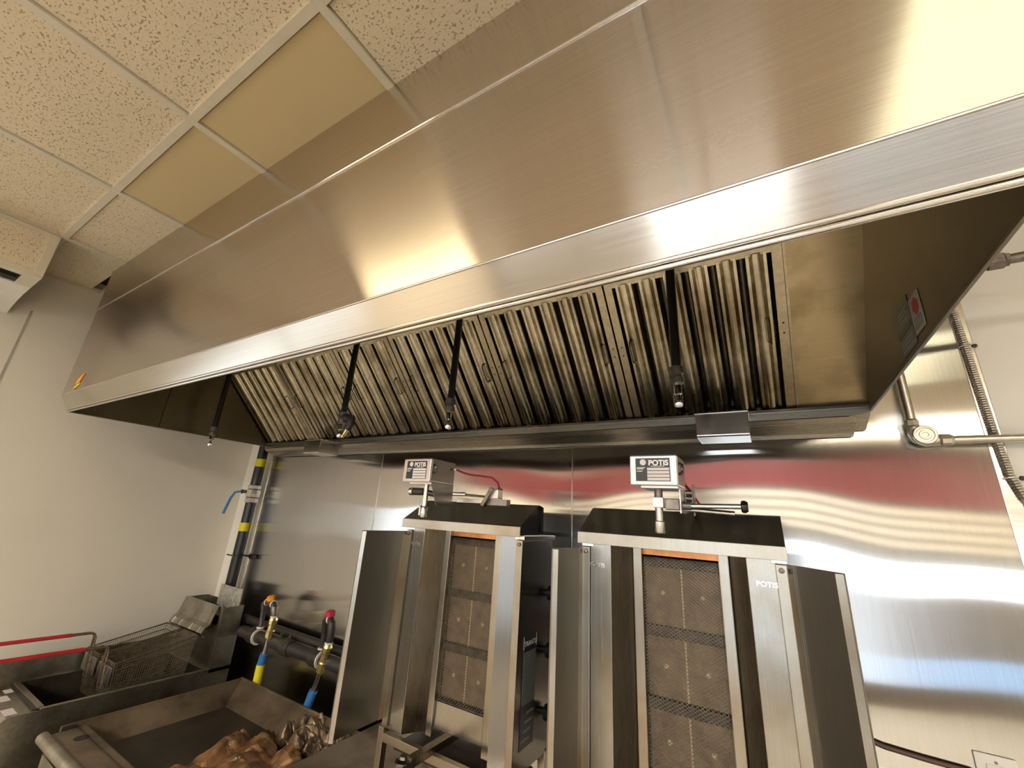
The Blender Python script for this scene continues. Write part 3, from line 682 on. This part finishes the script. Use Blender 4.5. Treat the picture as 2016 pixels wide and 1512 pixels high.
MB().lathe([(0,.010),(.022,.010),(.026,.014),(.03,.014)], (gx-.028,gy-.028,1.68), (-.75,-.66,0), 10).build('valve_stem', M_blackg, vb)
MB().tube([(gx-.05,gy-.048,1.682),(gx-.075,gy-.075,1.672),(gx-.09,gy-.085,1.635),(gx-.112,gy-.095,1.54)], [.007,.007,.008,.008], 8).build('valve_handle', M_blue, vb, smooth=True)
cl = MB().tube([(gx-.06,gy-.034,1.30),(gx+.035,gy-.034,1.30)], .004, 6).box(gx-.03,gx+.10,-.03,-.024,1.296,1.304)
cl.build('pipe_clamp', M_black, g)
MB().box(gx+.07,gx+.12,-.03,-.012,1.285,1.31).build('clamp_foot', M_black, g)

# ------------------------------------------------------------------ gas manifold and hoses
g = thing('gas_manifold', 'thick black horizontal gas manifold behind the griddle', 'gas pipe', (-2.1,-.10,.94))
MB().tube([(-2.56,-.10,.945),(-1.45,-.10,.945)], .028, 14).build('pipe', M_blackg, g, smooth=True)
for x in (-2.47,-2.17,-1.93): MB().lathe([(0,.032),(.005,.038),(.06,.038),(.065,.032)], (x,-.10,.945), (1,0,0), 12).build('tee', M_blackg, g, smooth=True)
for x in (-2.403,-1.864): MB().lathe([(0,.0385),(.006,.0385)], (x,-.10,.945), (1,0,0), 14).build('thread_seal', M_seal, g)
MB().tube([(-2.66,-.045,.985),(-1.45,-.045,.975)], .020, 12).build('upper_pipe', M_blackg, g, smooth=True)
for x in (-2.13,-2.20): MB().lathe([(0,.010),(.03,.010),(.035,.005)], (x,-.09,.965), (0,-.3,1), 8).build('plug', M_blackg, g)
def hose(xl, xr, zt, cap, pts, blue_first, label, iron):
    """rigid loop off the manifold with a capped valve, brass coupling, then the sleeved hose (pts run down it)"""
    y = -.115; xm = (xl+xr)/2
    t = thing('gas_hose', label, 'gas hose', (pts[-1][0],y,pts[-1][2]), 'gas hoses behind the griddle')
    lp = [(xl,y+.01,.985),(xl,y+.005,zt-.045),(xl+.006,y,zt-.015),(xl+.022,y,zt),(xr-.022,y-.01,zt),(xr-.006,y-.012,zt-.014),(xr,y-.012,zt-.04),pts[0]]
    MB().tube(lp, [.012,.013,.018,.016,.015,.019,.018,.014], 12).build('elbow_pipe', iron, t, smooth=True)
    for p, d in (((xl+.028,y,zt),(1,0,0)),((xr-.030,y-.01,zt),(1,0,0)),(pts[0],(0,0,1)),((xl,y+.01,.988),(0,0,1))):
        MB().lathe([(0,.019),(.007,.019)], p, d, 12).build('thread_seal', M_seal, t)
    MB().lathe([(0,.012),(.006,.021),(.024,.021),(.029,.014)], (xm+.004,y-.006,zt+.008), (0,-.15,1), 8).build('valve_cap', cap, t)
    a, b = Vector(pts[0]), Vector(pts[1]); d = b-a; l = d.length
    MB().lathe([(0,.015),(.01*l/.1,.021),(.3*l,.021),(.34*l,.017),(.6*l,.017),(.64*l,.0205),(.96*l,.0205),(l,.014)], a, d, 8).build('brass_coupling', M_brass, t)
    MB().tube(pts[1:3], [.0125,.0115], 10).build('braided_end', M_chrome, t, smooth=True)
    if blue_first:
        MB().tube(pts[2:4], .0185, 12).build('blue_sleeve', M_blue, t, smooth=True)
        MB().tube(pts[3:], .0205, 12).build('yellow_sleeve', M_yellow, t, smooth=True)
    else: MB().tube(pts[2:], .0195, 12).build('blue_sleeve', M_blue, t, smooth=True)
hose(-2.390,-2.262,1.118, M_orange, [(-2.257,-.125,1.062),(-2.272,-.122,.966),(-2.287,-.118,.893),(-2.302,-.114,.842),(-2.305,-.112,.76),(-2.305,-.112,.64)], True,
     'gas hose with an orange cap and a blue and yellow sleeve', M_iron)
hose(-1.868,-1.798,1.122, M_redcap, [(-1.803,-.125,1.025),(-1.830,-.122,.905),(-1.860,-.118,.828),(-1.893,-.114,.745),(-1.905,-.112,.64)], False,
     'gas hose with a red cap and a plain blue sleeve', M_blackg)

# ------------------------------------------------------------------ fryer
FX0, FX1 = -3.02, -2.60; FZ = .782
f = thing('deep_fryer', 'greasy steel deep fryer with a tall flue against the left wall', 'fryer', ((FX0+FX1)/2,-.5,ZF))
MB().prism([(-.10,.0),(-.10,FZ-.004),(-.905,FZ-.006),(-.93,FZ-.03),(-.93,.0)],FX1-.003,FX1).build('right_side', M_fry, f)
MB().box(FX0,FX0+.003,-.90,-.10,.0,FZ-.004).build('left_side', M_fry, f)
MB().box(FX0,FX1,-.93,-.927,.0,.70).build('front_panel', M_fry, f)
# tank as an open box with a rolled rim
def open_box(x0,x1,y0,y1,z0,z1,sl=.0):
    b = MB(); i = [(x0,y0),(x1,y0),(x1,y1),(x0,y1)]; k = [(x0+sl,y0+sl),(x1-sl,y0+sl),(x1-sl,y1-sl),(x0+sl,y1-sl)]
    b.add([(*p,z1) for p in i]+[(*p,z0) for p in k], [(0,1,5,4),(1,2,6,5),(2,3,7,6),(3,0,4,7),(4,5,6,7)]); return b
open_box(FX0+.02,FX1-.018,-.80,-.23,.46,FZ,.015).build('tank', M_fryin, f)
rm = MB().box(FX1-.018,FX1+.002,-.815,-.20,FZ-.006,FZ).box(FX0,FX0+.02,-.815,-.20,FZ-.006,FZ).box(FX0+.02,FX1-.018,-.82,-.80,FZ-.006,FZ+.002).box(FX0+.02,FX1-.018,-.23,-.20,FZ-.006,FZ)
rm.build('tank_rim', M_fry, f, bevel=.002)
MB().box(FX0+.02,FX1-.018,-.835,-.82,FZ-.012,FZ-.002).build('rim_step', M_fryin, f)
dk = MB().prism([(-.822,FZ-.006),(-.905,FZ-.006),(-.93,FZ-.03),(-.93,.70),(-.822,.70)], FX0, FX1-.0035).build('front_deck', M_fry, f)
for x0, x1, y0, y1 in ((-2.70,-2.625,-.905,-.872),(-2.87,-2.80,-.90,-.86),(-2.95,-2.90,-.86,-.83)):
    MB().box(x0,x1,y0,y1,FZ-.0058,FZ-.0048).build('paper_label', M_paper, dk)
MB().box(FX0-.003,FX0+.0,-.92,-.23,FZ-.01,.868).build('splash_guard', M_fry, f)
# flue
FT = 1.066
MB().box(FX1-.003,FX1,-.205,-.096,FZ-.02,FT).build('flue_side', M_fry, f)
MB().box(FX0,FX0+.003,-.205,-.096,FZ-.02,FT).build('flue_side', M_fry, f)
MB().box(FX1-.022,FX1+.001,-.209,-.204,FZ-.02,FT+.001).build('flue_edge', M_machf, f, bevel=.001)
MB().box(FX0+.003,FX1-.022,-.205,-.202,FZ-.02,FT-.09).build('flue_front', M_fry, f)
MB().sheet([(-.215,FT+.004),(-.237,FT-.08),(-.258,FT-.095),(-.27,FT-.118),(-.262,FT-.135),(-.245,FT-.14)], FX0+.005, FX1-.035, .004).build('basket_hanger', M_fry, f)
for x in (-2.97,-2.88,-2.76,-2.67):
    MB().tube([(x,-.262,FT-.09),(x,-.274,FT-.108),(x,-.275,FT-.122),(x,-.268,FT-.142)], .0028, 6).build('hanger_hook', M_chrome, f)
MB().box(FX0,FX1-.001,-.205,-.20,FT-.008,FT).build('flue_lip', M_fry, f)
MB().box(FX0+.003,FX1-.003,-.20,-.10,FT-.05,FT-.045).build('flue_throat', M_grease, f)
MB().box(FX0,FX1,-.100,-.096,FZ-.02,FT).build('flue_back', M_fry, f)
bf = MB()
nn = 9
for k in range(nn):
    x0 = -2.87+.24*k/nn; h = .085+.012*((k*37)%5)/5
    bf.prism([(x0,FT-.03-.02*((k*53)%3)/3),(x0+.24/nn*.96,FT-.03-.02*((k*29)%3)/3),(x0+.24/nn,FT+.078),(x0,FT+.078)], -.112, -.108, 'y')
bf.build('flue_baffle', plain('crusted_baffle', (.42,.40,.35), .6, .3, var=.35, scale=50), f)
lg = MB()
for x in (FX0+.03,FX1-.03):
    for y in (-.88,-.12): MB().tube([(x,y,ZF),(x,y,.0)], .018, 8).build('leg', M_iron, f)

# fryer baskets
def basket(x0, x1, label, hz):
    y0, y1, zt0, zt1, zb_ = -.605, -.29, .885, .945, .70
    t = thing('fryer_basket', label, 'fryer basket', ((x0+x1)/2,-.45,zb_), 'wire baskets in the fryer')
    zt = lambda y: zt0+(zt1-zt0)*(y-y0)/(y1-y0)
    rimp = [(x0,y0,zt0),(x1,y0,zt0),(x1,y1,zt1),(x0,y1,zt1),(x0,y0,zt0)]
    MB().tube(rimp, .0035, 8).build('rim', M_basket, t, smooth=True)
    MB().tube([(a,b,c-.03) for a,b,c in rimp], .0022, 6).build('rim_wire', M_basket, t)
    wires = MB(); r = .0009; st = .0095
    def wline(pts):
        wires.tube(pts, r, 3, False)
    y = y0
    while y <= y1+1e-4:
        yb = y0+.02+(y-y0)*(y1-y0-.04)/(y1-y0); wline([(x0,y,zt(y)),(x0+.012,yb,zb_),(x1-.012,yb,zb_),(x1,y,zt(y))]); y += st
    x = x0
    while x <= x1+1e-4:
        xb = x0+.012+(x-x0)*(x1-x0-.024)/(x1-x0); wline([(x,y0,zt0),(xb,y0+.02,zb_),(xb,y1-.02,zb_),(x,y1,zt1)]); x += st
    n = 18
    for k in range(n):
        q = k/n; z0 = zb_+(zt0-zb_)*q; z1 = zb_+(zt1-zb_)*q; i = .012*(1-q); j = .02*(1-q)
        wline([(x0+i,y0+j,z0),(x1-i,y0+j,z0),(x1-i,y1-j,z1),(x0+i,y1-j,z1),(x0+i,y0+j,z0)])
    o = wires.build('wire_mesh', M_basket, t); o['kind'] = 'stuff'
    xm = (x0+x1)/2; e = .011
    for s in (-1,1):
        MB().tube([(xm+s*.02,y0-.004,.78),(xm+s*.018,y0-.012,.86),(xm+s*e,y0-.014,hz-.02),(xm+s*e,y0-.022,hz-.004),(xm+s*e,y0-.035,hz),(xm+s*e,y0-.11,hz+.002)], .0042, 8).build('handle_stem', M_basket, t, smooth=True)
        MB().tube([(xm+s*e,y0-.10,hz+.002),(xm+s*e,-.98,hz+.008)], .0058, 8).build('handle_grip', M_rubred, t, smooth=True)
    fr = MB().box(x0+.004,x1-.004,y0-.006,y0-.002,.80,.868); fr.build('front_plate', M_galv, t, bevel=.001)
    return t
basket(-2.985,-2.815,'wire fryer basket with a red handle nearest the left wall', .968)
basket(-2.790,-2.625,'wire fryer basket with a red handle nearest the griddle', .945)

# ------------------------------------------------------------------ griddle / drip basin
GX0, GX1, GY0, GY1, GZ = -2.38, -1.42, -.86, -.15, .77
g = thing('griddle', 'grease-blackened griddle basin between the fryer and left broiler', 'griddle', (-1.9,-.5,ZF))
MB().box(GX0+.09,GX1-.09,GY0+.14,GY1-.10,.700,.706).build('cooking_plate', M_grease, g)
ii = [(GX0,GY0+.10),(GX1,GY0+.10),(GX1,GY1),(GX0,GY1)]; kk = [(GX0+.10,GY0+.17),(GX1-.1,GY0+.17),(GX1-.1,GY1-.11),(GX0+.10,GY1-.11)]
wz = MB().add([(*p,GZ) for p in ii]+[(*p,.703) for p in kk], [(0,1,5,4),(1,2,6,5),(2,3,7,6),(3,0,4,7)])
wz.build('sloped_wall', M_tray, g)
MB().box(GX0-.012,GX0,GY0+.06,GY1,.62,GZ+.004).build('left_rim', M_tray, g, bevel=.003)
MB().box(GX0-.012,GX1,GY1,GY1+.01,.62,GZ+.006).build('rear_rim', M_tray, g, bevel=.003)
MB().box(GX1,GX1+.01,GY0+.06,GY1,.62,GZ+.004).build('right_rim', M_tray, g, bevel=.003)
ld = MB().box(GX0+.02,GX1,GY0+.025,GY0+.13,.735,GZ-.004).build('front_ledge', M_tray, g, bevel=.006)
MB().tube([(GX0+.01,GY0+.012,GZ-.012),(GX1,GY0+.012,GZ-.012)], .019, 12).build('front_roll', M_fry, g, smooth=True)
MB().lathe([(0,.022),(.001,.022)], (GX0+.13,GY0+.085,GZ-.004), (0,0,1), 14).build('drain_hole', M_dark, ld)
MB().box(GX0,GX1,GY0+.03,GY1,.1,.70).build('body', M_fry, g)
for x in (GX0+.04,GX1-.04):
    for y in (GY0+.08,GY1-.04): MB().tube([(x,y,ZF),(x,y,.1)], .018, 8).build('leg', M_iron, g)

def crumple(name, mat, label, cat, x0, x1, y0, y1, z, amp, seed, n=22, tilt=(0,0), freq=9):
    vs = []; fs = []; rr = random.Random(seed)
    for j in range(n+1):
        for i in range(n+1):
            u, v_ = i/n, j/n; x = x0+(x1-x0)*u; y = y0+(y1-y0)*v_
            p = Vector((x*freq,y*freq,seed*3.1)); h = 1.5*abs(noise.noise(p)) + .55*abs(noise.noise(p*2.1+Vector((3,1,7)))) + .2*abs(noise.noise(p*4.7)) + .05*noise.noise(p*11)
            e = min(u,1-u,v_,1-v_); ed = .02*noise.noise(Vector((x*20,y*20,seed)))
            vs.append((x+ed, y+.02*noise.noise(Vector((y*20,x*20,seed+5))), z+amp*h+tilt[0]*(u-.5)+tilt[1]*(v_-.5)))
    for j in range(n):
        for i in range(n):
            a = j*(n+1)+i; fs.append((a,a+1,a+n+2)); fs.append((a,a+n+2,a+n+1))
    m = len(vs); vs2 = [(a,b,c-.0015) for a,b,c in vs]; fs2 = [tuple(k+m for k in q[::-1]) for q in fs]
    ring = [i for i in range(n+1)] + [j*(n+1)+n for j in range(1,n+1)] + [n*(n+1)+i for i in range(n-1,-1,-1)] + [j*(n+1) for j in range(n-1,0,-1)]
    side = [(ring[k],ring[(k+1)%len(ring)],ring[(k+1)%len(ring)]+m,ring[k]+m) for k in range(len(ring))]
    o = MB().add(vs+vs2, fs+fs2+side).build(name, mat)
    return tag(o, label, cat)
crumple('crumpled_foil', M_foil, 'brown greasy foil sheet lying creased on the griddle front', 'foil', -1.90,-1.50,-.74,-.37,.712,.062,3, 44, (.015,.03), 5.5)
crumple('crumpled_foil', M_foil2, 'dark grimy crumpled foil heap at the griddle rear by the hoses', 'foil', -1.80,-1.47,-.345,-.175,.728,.075,8, 36, (0,.02), 10)
crumple('crumpled_foil', M_foil2, 'grimy foil strip along the griddle right edge below the left broiler', 'foil', -1.445,-1.37,-.70,-.20,.778,.03,11, 26, (0,0), 10)

# ------------------------------------------------------------------ right side: conduit, cable, outlet
c = thing('conduit', 'steel conduit with a round elbow box on the wall right of the hood', 'conduit', (.372,-.041,1.90))
MB().tube([(.354,-.041,2.62),(.357,-.041,1.945)], .0105, 12).build('upright_tube', M_galv, c, smooth=True)
MB().tube([(.42,-.041,1.890),(1.6,-.041,1.886)], .0105, 12).build('level_tube', M_galv, c, smooth=True)
MB().lathe([(0,.012),(.004,.0155),(.018,.0155),(.022,.012)], (.357,-.041,1.928), (0,0,1), 8).build('compression_nut', M_galv, c)
MB().lathe([(0,.012),(.004,.0155),(.022,.0155),(.028,.012)], (.402,-.041,1.891), (1,0,0), 8).build('compression_nut', M_galv, c)
el = MB().tube([(.358,-.036,1.932),(.359,-.036,1.912),(.366,-.036,1.900),(.378,-.036,1.892),(.405,-.036,1.891)], [.014,.017,.019,.018,.014], 12).build('elbow_box', M_galv, c, smooth=True)
MB().lathe([(0,.026),(.008,.026),(.010,.024),(.0105,.019),(.008,.018),(.008,.013),(.0105,.012),(.0105,.007),(.009,.006)], (.374,-.050,1.903), (0,-1,0), 24).build('elbow_cover', M_galv, el, smooth=True)

a = thing('armoured_cable', 'ribbed armoured cable strapped up the wall beside the steel edge strip', 'cable', (.52,-.015,1.75))
cpts = [(.508,-.019,2.62),(.509,-.019,2.265),(.512,-.019,2.16),(.515,-.019,2.0),(.517,-.019,1.90),(.522,-.019,1.80),(.535,-.02,1.745),(.56,-.02,1.70),(.62,-.03,1.66)]
dense = []
for i in range(len(cpts)-1):
    p, q = Vector(cpts[i]), Vector(cpts[i+1]); k = max(1,int((q-p).length/.0032))
    for j in range(k): dense.append(p.lerp(q,j/k))
dense.append(Vector(cpts[-1]))
MB().tube(dense, [.0068+.0013*(i%2) for i in range(len(dense))], 8).build('armour', M_galv, a)
for x, z in ((.512,2.157),(.523,1.794)):
    st = MB().tube([(x-.011,-.010,z),(x-.008,-.024,z),(x,-.0265,z),(x+.008,-.024,z),(x+.012,-.008,z)], .0022, 6).build('strap', M_galv, a)
    MB().box(x+.008,x+.028,-.008,-.004,z-.005,z+.005).build('strap_foot', M_galv, st)
    MB().lathe([(0,.006),(.005,.005),(.006,.002)], (x+.020,-.008,z), (0,-1,0), 10).build('strap_screw', M_ink, st)

p_ = thing('pipe_union', 'dark iron pipe union leaving the right end of the hood', 'pipe', (.5,-.30,2.258))
MB().tube([(HX1+.001,-.30,2.258),(.49,-.30,2.258)], .0125, 12).build('pipe', M_iron, p_, smooth=True)
MB().lathe([(0,.016),(.006,.021),(.030,.021),(.034,.017),(.040,.017)], (.485,-.30,2.258), (1,0,0), 6).build('union_nut', M_iron, p_)
MB().tube([(.525,-.30,2.258),(1.3,-.30,2.262)], .0115, 12).build('pipe', M_iron, p_, smooth=True)

ot = thing('wall_outlet', 'cream electrical outlet plate on the steel sheet at lower right', 'outlet', (.365,-.012,1.06))
MB().box(.330,.399,-.013,-.0075,1.062,1.178).build('plate', M_outlet, ot, bevel=.002)
for z in (1.144,1.096):
    s = MB().box(.347,.382,-.016,-.013,z-.016,z+.016).build('socket', M_outlet, ot, bevel=.003)
    for x in (.357,.372): MB().box(x-.0015,x+.0015,-.0165,-.0155,z-.006,z+.008).build('slot', M_ink, s)
MB().lathe([(0,.003),(.001,.003)], (.3645,-.013,1.165), (0,-1,0), 8).build('screw', M_iron, ot)
o = MB().tube([(.13,-.016,1.150),(.17,-.016,1.142),(.24,-.016,1.138),(.32,-.016,1.136),(.36,-.02,1.12),(.37,-.02,1.10)], .0055, 8).build('power_cord', M_cordb, smooth=True)
tag(o, 'thin brown power cord along the steel sheet at lower right', 'cord')
